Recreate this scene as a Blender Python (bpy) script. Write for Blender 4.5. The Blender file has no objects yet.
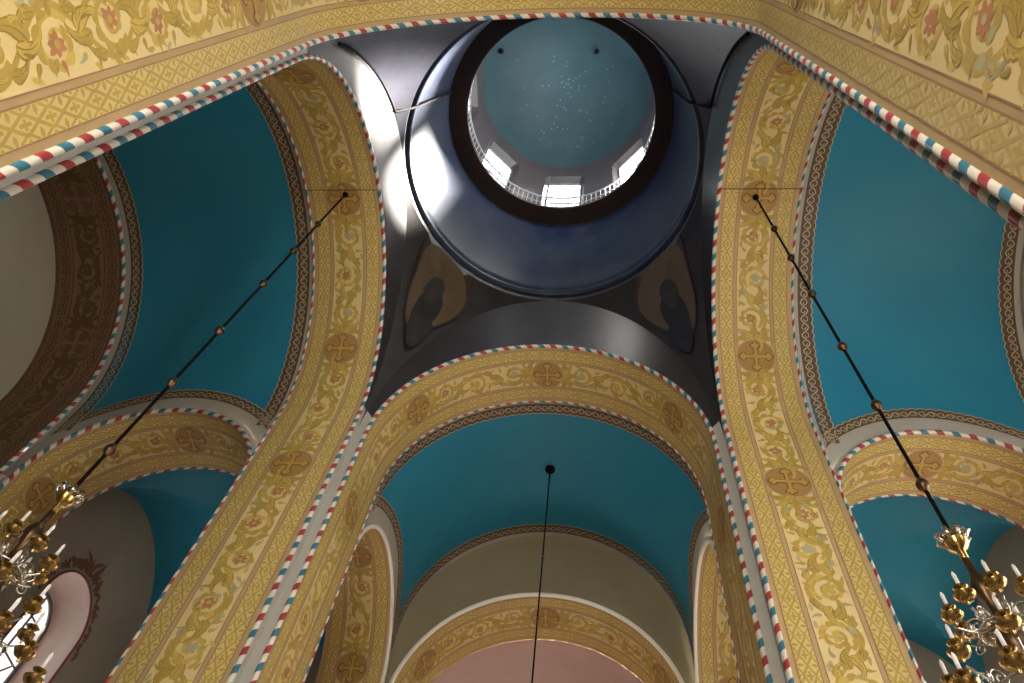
import bpy, math, random
import numpy as np
from mathutils import Matrix, Vector

random.seed(7)
S = 2.8            # metres per arch radius
EYE = 1.6          # eye height
PI = math.pi
scene = bpy.context.scene
col = scene.collection

# ------------------------------------------------------------------ camera
YAW, PITCH, ROLL = -0.2079, 1.0464, 0.1991
cd = bpy.data.cameras.new('camera')
cd.sensor_width = 36.0
cd.lens = 739.43 / 1024 * 36
cd.clip_start = 0.05
cd.clip_end = 300
cam = bpy.data.objects.new('camera', cd)
col.objects.link(cam)
fw = Vector((math.sin(YAW) * math.cos(PITCH), math.cos(YAW) * math.cos(PITCH), math.sin(PITCH)))
rt = Vector((math.cos(YAW), -math.sin(YAW), 0))
up = rt.cross(fw)
r2 = rt * math.cos(ROLL) + up * math.sin(ROLL)
u2 = -rt * math.sin(ROLL) + up * math.cos(ROLL)
m = Matrix((r2, u2, -fw)).transposed().to_4x4()
m.translation = (0.2894 * S, -1.5017 * S, EYE)
cam.matrix_world = m
scene.camera = cam

# ------------------------------------------------------------------ world, exposure
world = bpy.data.worlds.new('sky')
scene.world = world
world.use_nodes = True
wb = world.node_tree.nodes['Background']
wb.inputs[0].default_value = (0.75, 0.86, 1.0, 1)
wb.inputs[1].default_value = 0.06
scene.view_settings.view_transform = 'Standard'
scene.view_settings.look = 'None'
scene.view_settings.gamma = 1.0
scene.view_settings.exposure = 0.55
scene.view_settings.use_curve_mapping = False
# daylight or added fill behind each group of windows (radiance of the panes)
SKY_DOME = 3.0
SKY_DOME_SUN = 26.0      # the three dome windows that face the sun
SKY_WEST = 9.0
SKY_SOUTH = 6.5
FILL_APSE = 3.2  # added apse panes that light the front arch from below
SKY_NORTH = 0.1
SKY_BAY = 1.3
FILL_BAY = 13.0  # stronger panes in an unseen bay, set to light the right arm's vault
# low sun entering by the right-hand dome windows
sd = bpy.data.lights.new('sun', 'SUN')
sd.energy = 190.0
sd.angle = math.radians(9.0)
sd.color = (1.0, 0.93, 0.82)
sun = bpy.data.objects.new('sun', sd)
col.objects.link(sun)
sun.rotation_mode = 'QUATERNION'
sun.rotation_quaternion = Vector((5.0, 1.45, 5.6)).to_track_quat('Z', 'Y')

# ------------------------------------------------------------------ materials
MATS = {}


def mat(name, c, rough=0.6, spec=0.4, var=0.0, c2=None, scale=1.0, bump=0.0, bscale=30, metal=0.0, stretch=(1, 1, 1), detail=6):
    mt = bpy.data.materials.new(name)
    mt.use_nodes = True
    nt = mt.node_tree
    b = nt.nodes['Principled BSDF']
    b.inputs['Base Color'].default_value = (*c, 1)
    b.inputs['Roughness'].default_value = rough
    b.inputs['Specular IOR Level'].default_value = spec
    b.inputs['Metallic'].default_value = metal
    if var or bump:
        tc = nt.nodes.new('ShaderNodeTexCoord')
        mp = nt.nodes.new('ShaderNodeMapping')
        mp.inputs['Scale'].default_value = stretch
        nt.links.new(tc.outputs['Object'], mp.inputs[0])
    if var:
        n = nt.nodes.new('ShaderNodeTexNoise')
        n.inputs['Scale'].default_value = scale
        n.inputs['Detail'].default_value = detail
        n.inputs['Roughness'].default_value = 0.65
        nt.links.new(mp.outputs[0], n.inputs['Vector'])
        r = nt.nodes.new('ShaderNodeMapRange')
        r.inputs['From Min'].default_value = 0.3
        r.inputs['From Max'].default_value = 0.7
        nt.links.new(n.outputs[0], r.inputs[0])
        mx = nt.nodes.new('ShaderNodeMix')
        mx.data_type = 'RGBA'
        if c2 is None:
            c2 = tuple(x * (1 - var) for x in c)
        mx.inputs[6].default_value = (*c, 1)
        mx.inputs[7].default_value = (*c2, 1)
        nt.links.new(r.outputs[0], mx.inputs[0])
        nt.links.new(mx.outputs[2], b.inputs['Base Color'])
    if bump:
        n2 = nt.nodes.new('ShaderNodeTexNoise')
        n2.inputs['Scale'].default_value = bscale
        n2.inputs['Detail'].default_value = 3
        nt.links.new(mp.outputs[0], n2.inputs['Vector'])
        bp = nt.nodes.new('ShaderNodeBump')
        bp.inputs['Strength'].default_value = bump
        bp.inputs['Distance'].default_value = 0.02
        nt.links.new(n2.outputs[0], bp.inputs['Height'])
        nt.links.new(bp.outputs[0], b.inputs['Normal'])
    MATS[name] = mt
    return mt


def emit(name, c, s):
    mt = bpy.data.materials.new(name)
    mt.use_nodes = True
    nt = mt.node_tree
    for n in list(nt.nodes):
        if n.type == 'BSDF_PRINCIPLED':
            nt.nodes.remove(n)
    e = nt.nodes.new('ShaderNodeEmission')
    e.inputs[0].default_value = (*c, 1)
    e.inputs[1].default_value = s
    tr = nt.nodes.new('ShaderNodeBsdfTransparent')
    tr.inputs[0].default_value = (0.85, 0.85, 0.85, 1)
    ad = nt.nodes.new('ShaderNodeAddShader')
    nt.links.new(e.outputs[0], ad.inputs[0])
    nt.links.new(tr.outputs[0], ad.inputs[1])
    nt.links.new(ad.outputs[0], nt.nodes['Material Output'].inputs[0])
    MATS[name] = mt


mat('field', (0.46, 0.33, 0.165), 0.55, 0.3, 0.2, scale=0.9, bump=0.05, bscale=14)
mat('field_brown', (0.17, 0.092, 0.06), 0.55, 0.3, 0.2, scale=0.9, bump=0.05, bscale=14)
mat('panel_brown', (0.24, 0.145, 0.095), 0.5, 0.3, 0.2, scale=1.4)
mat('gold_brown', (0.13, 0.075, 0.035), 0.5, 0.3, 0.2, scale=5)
mat('panel', (0.66, 0.52, 0.25), 0.5, 0.3, 0.14, scale=1.4, bump=0.05, bscale=14)
mat('band', (0.61, 0.485, 0.22), 0.5, 0.3, 0.14, scale=1.6)
mat('gold', (0.45, 0.325, 0.075), 0.45, 0.4, 0.3, c2=(0.36, 0.25, 0.06), scale=5)
mat('gold_dark', (0.33, 0.225, 0.05), 0.45, 0.4, 0.2, scale=5)
mat('ochre', (0.56, 0.40, 0.10), 0.45, 0.4, 0.25, scale=5)
mat('rust', (0.42, 0.20, 0.09), 0.5, 0.3, 0.2, scale=5)
mat('sage', (0.42, 0.38, 0.22), 0.5, 0.3, 0.2, scale=5)
mat('disc', (0.36, 0.215, 0.07), 0.5, 0.35, 0.15, scale=3)
mat('cross', (0.46, 0.29, 0.07), 0.4, 0.4, 0.2, scale=6)
mat('cross_line', (0.16, 0.08, 0.03), 0.5, 0.3)
mat('line', (0.30, 0.17, 0.09), 0.6, 0.3)
mat('teal', (0.018, 0.19, 0.33), 0.5, 0.24, 0.22, c2=(0.026, 0.22, 0.34), scale=0.7, bump=0.04, bscale=6)
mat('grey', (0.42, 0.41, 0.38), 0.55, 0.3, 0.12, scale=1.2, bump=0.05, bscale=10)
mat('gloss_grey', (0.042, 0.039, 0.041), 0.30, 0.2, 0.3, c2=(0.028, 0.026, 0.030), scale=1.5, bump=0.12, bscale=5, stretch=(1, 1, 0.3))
mat('wall', (0.40, 0.37, 0.30), 0.7, 0.2, 0.12, scale=0.8, bump=0.05, bscale=8)
mat('lunette', (0.27, 0.235, 0.155), 0.6, 0.3, 0.12, scale=0.9, bump=0.04, bscale=8)
mat('bay_wall', (0.30, 0.27, 0.23), 0.7, 0.2, 0.2, scale=0.7, bump=0.05, bscale=8)
mat('pink', (0.50, 0.36, 0.34), 0.7, 0.2, 0.1, scale=1.0)
mat('white', (0.78, 0.76, 0.70), 0.5, 0.3)
mat('reveal', (0.62, 0.50, 0.46), 0.6, 0.3, 0.1, scale=2)
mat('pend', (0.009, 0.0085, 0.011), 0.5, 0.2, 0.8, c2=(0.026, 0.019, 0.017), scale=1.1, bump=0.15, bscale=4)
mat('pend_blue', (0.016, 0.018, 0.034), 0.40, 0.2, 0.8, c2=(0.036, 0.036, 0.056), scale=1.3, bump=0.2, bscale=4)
mat('icon_gold', (0.075, 0.047, 0.017), 0.45, 0.3, 0.3, scale=3)
mat('icon_dark', (0.010, 0.009, 0.010), 0.45, 0.2, 0.4, scale=3)
mat('icon_halo', (0.018, 0.017, 0.016), 0.45, 0.2, 0.2, scale=4)
mat('icon_brown', (0.035, 0.02, 0.013), 0.45, 0.2, 0.3, scale=3)
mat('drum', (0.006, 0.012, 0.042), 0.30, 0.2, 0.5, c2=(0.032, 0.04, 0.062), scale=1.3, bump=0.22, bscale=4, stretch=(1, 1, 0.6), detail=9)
mat('ring', (0.055, 0.034, 0.030), 0.6, 0.2, 0.3, scale=2)
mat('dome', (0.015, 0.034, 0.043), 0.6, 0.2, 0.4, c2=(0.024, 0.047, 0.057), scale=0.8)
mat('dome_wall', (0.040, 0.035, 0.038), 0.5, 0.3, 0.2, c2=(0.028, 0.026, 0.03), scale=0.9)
mat('star', (0.11, 0.115, 0.085), 0.4, 0.4)
mat('border', (0.115, 0.075, 0.045), 0.5, 0.35, 0.25, scale=3)
mat('border_line', (0.46, 0.38, 0.27), 0.5, 0.35)
mat('iron', (0.006, 0.0055, 0.0055), 0.8, 0.05)
mat('brass', (0.46, 0.33, 0.13), 0.2, 0.5, metal=1.0)
mat('silver', (0.62, 0.60, 0.57), 0.25, 0.5, metal=1.0)
mat('bronze', (0.12, 0.075, 0.045), 0.35, 0.5, metal=1.0)
mat('candle', (0.86, 0.85, 0.88), 0.35, 0.4)
mat('floor', (0.22, 0.17, 0.13), 0.35, 0.4, 0.2, scale=2)
mat('stain', (0.20, 0.10, 0.06), 0.7, 0.2, 0.4, scale=3)
mat('rim', (0.22, 0.05, 0.05), 0.6, 0.3)
mat('bar', (0.10, 0.09, 0.09), 0.5, 0.3)
mat('rail', (0.30, 0.31, 0.34), 0.4, 0.4)
emit('pane_dome', (0.86, 0.93, 1.0), SKY_DOME)
emit('pane_dome_sun', (1.0, 0.97, 0.92), SKY_DOME_SUN)
emit('pane_west', (1.0, 0.93, 0.82), SKY_WEST)
emit('pane_apse_fill', (1.0, 0.95, 0.85), FILL_APSE)
emit('pane_south', (1.0, 0.96, 0.88), SKY_SOUTH)
emit('pane_north', (0.95, 0.96, 1.0), SKY_NORTH)
emit('pane_bay_fill', (1.0, 0.96, 0.88), FILL_BAY)
emit('pane_bay', (0.95, 0.97, 1.0), SKY_BAY)


def stripe_mat():
    mt = bpy.data.materials.new('stripe')
    mt.use_nodes = True
    nt = mt.node_tree
    b = nt.nodes['Principled BSDF']
    b.inputs['Roughness'].default_value = 0.4
    uv = nt.nodes.new('ShaderNodeTexCoord')
    sp = nt.nodes.new('ShaderNodeSeparateXYZ')
    nt.links.new(uv.outputs['UV'], sp.inputs[0])
    mu = nt.nodes.new('ShaderNodeMath')
    mu.operation = 'MULTIPLY_ADD'
    mu.inputs[1].default_value = -0.35
    nt.links.new(sp.outputs[1], mu.inputs[0])
    nt.links.new(sp.outputs[0], mu.inputs[2])
    fr = nt.nodes.new('ShaderNodeMath')
    fr.operation = 'FRACT'
    nt.links.new(mu.outputs[0], fr.inputs[0])
    cr = nt.nodes.new('ShaderNodeValToRGB')
    cr.color_ramp.interpolation = 'CONSTANT'
    els = cr.color_ramp.elements
    els[0].position = 0.0
    els[0].color = (0.30, 0.035, 0.04, 1)
    els[1].position = 0.24
    els[1].color = (0.60, 0.565, 0.50, 1)
    e = els.new(0.50)
    e.color = (0.035, 0.15, 0.23, 1)
    e = els.new(0.74)
    e.color = (0.60, 0.565, 0.50, 1)
    nt.links.new(fr.outputs[0], cr.inputs[0])
    nt.links.new(cr.outputs[0], b.inputs['Base Color'])
    MATS['stripe'] = mt


stripe_mat()

# ------------------------------------------------------------------ mesh helpers


class MB:
    def __init__(self):
        self.v, self.f, self.uv, self.mi = [], [], [], []

    def face(self, pts, mi=0, uvs=None):
        k = len(self.v)
        self.v.extend(tuple(q) for q in pts)
        self.f.append(tuple(range(k, k + len(pts))))
        self.uv.append(uvs)
        self.mi.append(mi)

    def grid(self, rows, mi=0, uvf=None, flip=False, closed=False):
        """rows: list of lists of points; shared vertices"""
        k = len(self.v)
        n, c = len(rows), len(rows[0])
        for r in rows:
            self.v.extend(tuple(q) for q in r)
        for i in range(n - 1):
            for j in range(c if closed else c - 1):
                jj = (j + 1) % c
                q = (k + i * c + j, k + i * c + jj, k + (i + 1) * c + jj, k + (i + 1) * c + j)
                if flip:
                    q = q[::-1]
                self.f.append(q)
                self.mi.append(mi)
                if uvf:
                    ij = ((i, j), (i, j + 1), (i + 1, j + 1), (i + 1, j))
                    u = [uvf(*a) for a in ij]
                    self.uv.append(u[::-1] if flip else u)
                else:
                    self.uv.append(None)

    def box(self, c, d, mi=0, rot=None):
        x, y, z = (q / 2 for q in d)
        P = [Vector(((-x, x)[i & 1], (-y, y)[(i >> 1) & 1], (-z, z)[i >> 2])) for i in range(8)]
        if rot:
            P = [rot @ q for q in P]
        P = [q + Vector(c) for q in P]
        k = len(self.v)
        self.v.extend(tuple(q) for q in P)
        for q in ((0, 2, 3, 1), (4, 5, 7, 6), (0, 1, 5, 4), (2, 6, 7, 3), (0, 4, 6, 2), (1, 3, 7, 5)):
            self.f.append(tuple(k + a for a in q))
            self.uv.append(None)
            self.mi.append(mi)

    def tube(self, pts, r, n=8, mi=0, cap=True):
        pts = [Vector(q) for q in pts]
        rr = r if isinstance(r, (list, tuple)) else [r] * len(pts)
        rows = []
        nrm = None
        for i, q in enumerate(pts):
            t = (pts[min(i + 1, len(pts) - 1)] - pts[max(i - 1, 0)])
            if t.length < 1e-9:
                t = Vector((0, 0, 1))
            t.normalize()
            if nrm is None:
                nrm = t.orthogonal().normalized()
            else:
                nrm = (nrm - t * nrm.dot(t))
                if nrm.length < 1e-6:
                    nrm = t.orthogonal()
                nrm.normalize()
            b = t.cross(nrm)
            rows.append([q + (nrm * math.cos(2 * PI * a / n) + b * math.sin(2 * PI * a / n)) * rr[i] for a in range(n)])
        self.grid(rows, mi, closed=True)
        if cap:
            self.face(rows[0][::-1], mi)
            self.face(rows[-1], mi)

    def lathe(self, prof, c=(0, 0, 0), n=16, mi=0):
        """prof: list of (r, z)"""
        rows = []
        for r, z in prof:
            rows.append([(c[0] + r * math.cos(2 * PI * a / n), c[1] + r * math.sin(2 * PI * a / n), c[2] + z) for a in range(n)])
        self.grid(rows, mi, closed=True)

    def mesh(self, name, mats, smooth=True):
        me = bpy.data.meshes.new(name)
        me.from_pydata(self.v, [], self.f)
        for mm in (mats if isinstance(mats, (list, tuple)) else [mats]):
            me.materials.append(MATS[mm])
        me.polygons.foreach_set('material_index', self.mi)
        if any(u is not None for u in self.uv):
            L = me.uv_layers.new(name='uv')
            k = 0
            for f, u in zip(self.f, self.uv):
                for j in range(len(f)):
                    if u is not None:
                        L.data[k].uv = u[j]
                    k += 1
        if smooth:
            me.polygons.foreach_set('use_smooth', [True] * len(self.f))
        me.update()
        return me

    def build(self, name, mats, parent=None, smooth=True, label=None, cat=None, kind=None, group=None):
        return link(name, self.mesh(name, mats, smooth), parent, label, cat, kind, group)


def link(name, me, parent=None, label=None, cat=None, kind=None, group=None):
    o = bpy.data.objects.new(name, me)
    col.objects.link(o)
    if parent:
        o.parent = parent
    for k, v in (('label', label), ('category', cat), ('kind', kind), ('group', group)):
        if v:
            o[k] = v
    return o


def sharp(o, ang=35):
    for p in o.data.polygons:
        p.use_smooth = True
    o.data.set_sharp_from_angle(angle=math.radians(ang))


# ------------------------------------------------------------------ measured layout (metres)
R0 = 1.0 * S
W = 1.065 * S                       # crossing half width (wall faces)
ZS, ZSF = 3.4719 * S + EYE, 3.4082 * S + EYE
PW, PH = W, 1.0616 * 1.6825 * S        # pendentive edge ellipse
RB, ZB = 1.0759 * S, 5.2812 * S + EYE           # drum base
RO, ZO = 0.9906 * S, 6.6552 * S + EYE           # dark ring outer edge
RI, ZI = 0.8302 * S, 6.6829 * S + EYE           # dark ring inner edge
RU = 0.95 * S                                   # wall above the gallery
RV = 1.03 * S                                   # arm vault
Y_END = 2.90 * S                                # end of arm vault
CC, RC, ZC = 2.18 * S, 0.642 * S, 2.88 * S + EYE    # cross arches
CB = 1.47 * S                                   # back of the cross arches
RH, RG, RT = 0.672 * S, 0.766 * S, 0.832 * S    # opening, grey margin, start of teal
BAY = 2.87 * S
ARMS = {
    'front': dict(rot=0, R=1.0027 * S, pk=1.0652, zs=ZSF, t=0.4644 * S),
    'left': dict(rot=90, R=R0, pk=1.0199, zs=ZS, t=0.4826 * S),
    'right': dict(rot=-90, R=R0, pk=1.0199, zs=ZS, t=0.4826 * S),
    'near': dict(rot=180, R=1.0027 * S, pk=0.936, zs=ZS, t=0.4826 * S),
}


def rotz(deg):
    c, s = {0: (1, 0), 90: (0, 1), -90: (0, -1), 180: (-1, 0)}[deg]
    return lambda q: (c * q[0] - s * q[1], s * q[0] + c * q[1], q[2])


class Arch:
    """soffit of an arch with its jambs; s = arc length from the crown, d = depth from the near face"""

    def __init__(self, xf, R, pk, zs, y0, depth, cx=0.0, z_low=0.0, swap=False):
        self.xf, self.R, self.pk, self.zs, self.y0, self.depth, self.cx = xf, R, pk, zs, y0, depth, cx
        self.sgn = 1 if depth > 0 else -1
        self.t = abs(depth)
        self.swap = swap
        a = np.linspace(0, PI / 2, 181)
        h, z = R * np.sin(a), R * pk * np.cos(a)
        s = np.concatenate([[0], np.cumsum(np.hypot(np.diff(h), np.diff(z)))])
        nx, nz = np.sin(a) / R, np.cos(a) / (R * pk)
        q = np.hypot(nx, nz)
        self.tab = (s, h, z, -nx / q, -nz / q)
        self.s_arc = float(s[-1])
        self.s_max = self.s_arc + zs - z_low

    def prof(self, s):
        a = abs(s)
        g = 1 if s >= 0 else -1
        if a <= self.s_arc:
            T = self.tab
            h, z, nx, nz = (float(np.interp(a, T[0], T[i])) for i in (1, 2, 3, 4))
        else:
            h, z, nx, nz = self.R, -(a - self.s_arc), -1.0, 0.0
        return g * h, self.zs + z, g * nx, nz

    def pos(self, s, d, off=0.0):
        h, z, nx, nz = self.prof(s)
        q = (self.cx + h + nx * off, self.y0 + self.sgn * d, z + nz * off)
        if self.swap:
            q = (q[1], q[0], q[2])
        return self.xf(q)

    def stations(self, s0, s1, step=0.10):
        n = max(2, int(abs(s1 - s0) / step) + 1)
        return [s0 + (s1 - s0) * i / (n - 1) for i in range(n)]

    def strip(self, mb, s0, s1, d0, d1, off=0.0, mi=0, step=0.12):
        st = self.stations(s0, s1, step)
        mb.grid([[self.pos(s, d0, off), self.pos(s, d1, off)] for s in st], mi)

    def roll(self, d, s0, s1, r=0.05, off=0.0, period=0.466, n=10):
        mb = MB()
        st = self.stations(s0, s1, 0.06)
        rows = []
        for s in st:
            h, z, nx, nz = self.prof(s)
            row = []
            for k in range(n + 1):
                a = 2 * PI * k / n + PI
                o = off + r * math.cos(a)
                row.append(self.pos(s, d + r * math.sin(a) * self.sgn * self.sgn, o))
            rows.append(row)
        mb.grid(rows, 0, uvf=lambda i, j: (st[i] / period, j / n))
        return mb


# ---- flat painted ornament, drawn in (s, v) and laid on a surface


class Orn:
    def __init__(self, mapper, mb=None):
        self.map, self.mb = mapper, mb or MB()
        self.k = 0

    def lift(self, off):
        # every stroke lies a hair above the one before, so no two coincide
        self.k += 1
        return 0.003 + (off - 0.004) * 0.35 + 0.00008 * (self.k % 37)

    def ribbon(self, pts, w, mi=0, off=0.004):
        n = len(pts)
        off = self.lift(off)
        rows = []
        for i, (u, v) in enumerate(pts):
            a, b = pts[max(i - 1, 0)], pts[min(i + 1, n - 1)]
            du, dv = b[0] - a[0], b[1] - a[1]
            L = math.hypot(du, dv) or 1
            ww = (w[i] if isinstance(w, (list, tuple)) else w) / 2
            nu, nv = -dv / L * ww, du / L * ww
            rows.append([self.map(u + nu, v + nv, off), self.map(u - nu, v - nv, off)])
        self.mb.grid(rows, mi)

    def lobe(self, u, v, ang, L, w, curl=0.0, mi=0, n=6, off=0.004):
        pts, ws = [], []
        a = ang
        for i in range(n + 1):
            t = i / n
            pts.append((u, v))
            ws.append(w * (math.sin(PI * min(1, t * 0.92 + 0.08)) ** 0.7) + 0.003)
            a += curl / n
            u += math.cos(a) * L / n
            v += math.sin(a) * L / n
        self.ribbon(pts, ws, mi, off)

    def disc(self, u, v, r, mi=0, off=0.004, n=24):
        mb = self.mb
        off = self.lift(off)
        nr = max(1, math.ceil(r / 0.06))
        k0 = len(mb.v)
        mb.v.append(tuple(self.map(u, v, off)))
        for q in range(1, nr + 1):
            rr = r * q / nr
            mb.v.extend(tuple(self.map(u + rr * math.cos(2 * PI * k / n), v + rr * math.sin(2 * PI * k / n), off)) for k in range(n))
        for k in range(n):
            k2 = (k + 1) % n
            mb.f.append((k0, k0 + 1 + k, k0 + 1 + k2))
            for q in range(nr - 1):
                b = k0 + 1 + q * n
                mb.f.append((b + k, b + n + k, b + n + k2, b + k2))
            mb.uv.extend([None] * nr)
            mb.mi.extend([mi] * nr)

    def poly(self, pts, mi=0, off=0.004):
        self.mb.face([self.map(u, v, off) for u, v in pts], mi)


def acanthus(o, u, v, ang, L, curl, rng, mi=0):
    """curved leaf: a spine with side lobes, dark edge and lighter body"""
    n = 5
    a = ang
    pts, ws = [], []
    for i in range(n + 1):
        t = i / n
        pts.append((u, v))
        ws.append(L * 0.20 * (1 - t) ** 0.6 + 0.006)
        for sg in (-1, 1):
            ll, lw = L * (0.60 - 0.32 * t), L * 0.17 * (1 - 0.4 * t)
            aa = a + sg * (1.0 - 0.35 * t)
            o.lobe(u, v, aa, ll, lw, sg * -0.9 + curl * 0.4, 4 if mi in (0, 1) else mi, n=4, off=0.0042)
            if mi in (0, 1):
                o.lobe(u, v, aa, ll * .84, lw * .56, sg * -0.9 + curl * 0.4, mi, n=4, off=0.0092)
        a += curl / n
        u += math.cos(a) * L / n
        v += math.sin(a) * L / n
    o.ribbon(pts, ws, mi, 0.0092)
    o.ribbon(pts, [w * .22 for w in ws], 4 if mi != 4 else 0, 0.0142)
    o.lobe(u, v, a, L * 0.22, L * 0.12, curl * 0.4, mi, n=4, off=0.0092)


def rinceau(o, u0, u1, hw, seed, simple=False):
    rng = random.Random(seed)
    L = u1 - u0
    n = max(1, round(L / 0.66))
    h = L / n
    # base plant fan at both ends
    for end, sg in ((u0, 1), (u1, -1)):
        for k in (-2, -1, 0, 1, 2):
            acanthus(o, end + sg * 0.01, 0.05 * k, (0 if sg > 0 else PI) + sg * k * 0.55, hw * (0.95 - .1 * abs(k)), sg * k * 0.55, rng, 0 if k % 2 == 0 else 1)
    # main stem, swelling and thinning
    N = n * 12
    st, sw = [], []
    for i in range(N + 1):
        t = i / N
        st.append((u0 + L * t, hw * 0.78 * math.sin(PI * n * t)))
        sw.append(0.034 + 0.022 * abs(math.sin(PI * n * t)))
    o.ribbon(st, sw, 0, 0.005)
    for k in range(n):
        sg = 1 if k % 2 == 0 else -1
        uc = u0 + h * (k + 0.5) + rng.uniform(-.03, .03)
        vc = -sg * hw * 0.16
        rad = min(h * 0.46, hw * 0.76)
        a0 = PI / 2 * sg + sg * 0.9
        turns = 1.4 * 2 * PI
        M = 26
        sp, ws = [], []
        for i in range(M + 1):
            t = i / M
            rr = rad * (1 - 0.70 * t)
            a = a0 - sg * turns * t
            sp.append((uc + rr * math.cos(a), vc + rr * math.sin(a)))
            ws.append(0.052 * (1 - 0.5 * t))
        o.ribbon(sp, ws, 1 if k % 3 == 1 else 0, 0.0055)
        for i in range(1, M - 7, 2):
            a = a0 - sg * turns * i / M
            u, v = sp[i]
            mi = 0 if rng.random() < 0.62 else (1 if rng.random() < 0.75 else 3)
            rr = hw * rng.uniform(0.40, 0.62) * (1 - .35 * i / M)
            o.lobe(u, v, a - sg * 0.9, rr, rr * 0.46, -sg * 1.5, mi, n=5, off=0.0062)
            if i % 4 == 1:
                o.lobe(u, v, a - sg * 2.5, rr * 0.6, rr * 0.36, sg * 1.3, mi, n=4, off=0.0066)
        fm = rng.choice((2, 2, 2, 1, 3))
        for q in range(7):
            a = q * 2 * PI / 7 + rng.random() * 0.3
            o.lobe(uc, vc, a, rad * rng.uniform(.40, .58), rad * 0.26, rng.uniform(-.5, .5), fm, n=4, off=0.0072)
        o.disc(uc, vc, rad * 0.15, rng.choice((0, 1, 3)), 0.012, 8)
        # broad acanthus leaves clasping the stem and filling the corners
        for du in (-1, 1):
            acanthus(o, uc + du * h * 0.40, vc + sg * 0.05, (0.25 if du > 0 else PI - 0.25) + sg * du * 1.0, hw * rng.uniform(.85, 1.05), -sg * du * 1.3, rng, 0 if du > 0 else 1)
            acanthus(o, uc + du * h * 0.22, sg * hw * .62, (0 if du > 0 else PI) + sg * du * 0.35, hw * .62, -sg * du * 1.0, rng, rng.choice((0, 0, 1, 3)))
        for du in (-.36, 0.02, .38):
            for e in (-1, 1):
                acanthus(o, uc + du * h + rng.uniform(-.04, .04), e * hw * .50, e * PI / 2 + rng.uniform(-.8, .8), hw * rng.uniform(.30, .38), rng.uniform(-1.2, 1.2), rng, rng.choice((0, 0, 0, 1, 1, 3)))
        acanthus(o, uc, -sg * hw * .55, -sg * PI / 2 + rng.uniform(-.5, .5), hw * .30, rng.uniform(-1, 1), rng, rng.choice((0, 2, 3)))
        for q in range(4):
            o.lobe(uc + rng.uniform(-.5, .5) * h, rng.choice((-1, 1)) * hw * rng.uniform(.74, .90), rng.choice((0, PI)) + rng.uniform(-.4, .4), hw * .42, hw * .16, rng.uniform(-1.2, 1.2), rng.choice((0, 1, 3)), n=4)


def lattice(o, u0, u1, v0, v1, p=0.26):
    n = max(1, round(abs(u1 - u0) / p))
    p = (u1 - u0) / n
    vm, b = (v0 + v1) / 2, (v1 - v0)
    w = 0.027
    for k in range(n):
        u = u0 + p * k
        c = u + p / 2
        D = [(u, vm), (c, vm + b * .30), (u + p, vm), (c, vm - b * .30)]
        for i in range(4):
            o.ribbon([D[i], D[(i + 1) % 4]], w, 0)
        o.ribbon([(c - p * .22, vm), (c + p * .22, vm)], w, 0, 0.0045)
        o.ribbon([(c, vm - b * .16), (c, vm + b * .16)], w, 0, 0.0045)
        for sg in (-1, 1):
            e = vm + sg * b * .46
            o.ribbon([(c - p * .36, e), (c, vm + sg * b * .24), (c + p * .36, e)], w * .8, 0, 0.005)
            o.lobe(u, e, -sg * PI / 2, b * .30, w * 1.5, 0, 0, n=3, off=0.005)
            o.disc(c, e - sg * b * .02, w * .62, 0, 0.005, 6)


def medallion(mp, u, v, r, parent, brown=False):
    o = Orn(mp)
    o.disc(u, v, r * 1.05, 1, 0.0075, 28)
    o.disc(u, v, r, 0, 0.0115, 28)
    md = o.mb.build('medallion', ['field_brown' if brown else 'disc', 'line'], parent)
    c = Orn(mp)
    for mi, g, off in ((1, 0.034, 0.018), (0, 0.0, 0.029)):
        for k in range(4):
            a = k * PI / 2
            ca, sa = math.cos(a), math.sin(a)

            def Q(x, y):
                return (u + x * ca - y * sa, v + x * sa + y * ca)
            wd = r * 0.11 + g * .5
            L = r * 0.70
            c.ribbon([Q(0, 0), Q(L * .5, 0), Q(L, 0)], [wd * 2.2, wd * 1.5, wd * 1.9], mi, off)
            for (bx, by) in ((L + r * .10, 0), (L, r * .13), (L, -r * .13)):
                c.disc(*Q(bx, by), r * 0.11 + g * .5, mi, off + 0.0004, 10)
    c.mb.build('cross', ['panel_brown' if brown else 'cross', 'cross_line'], md)


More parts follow.
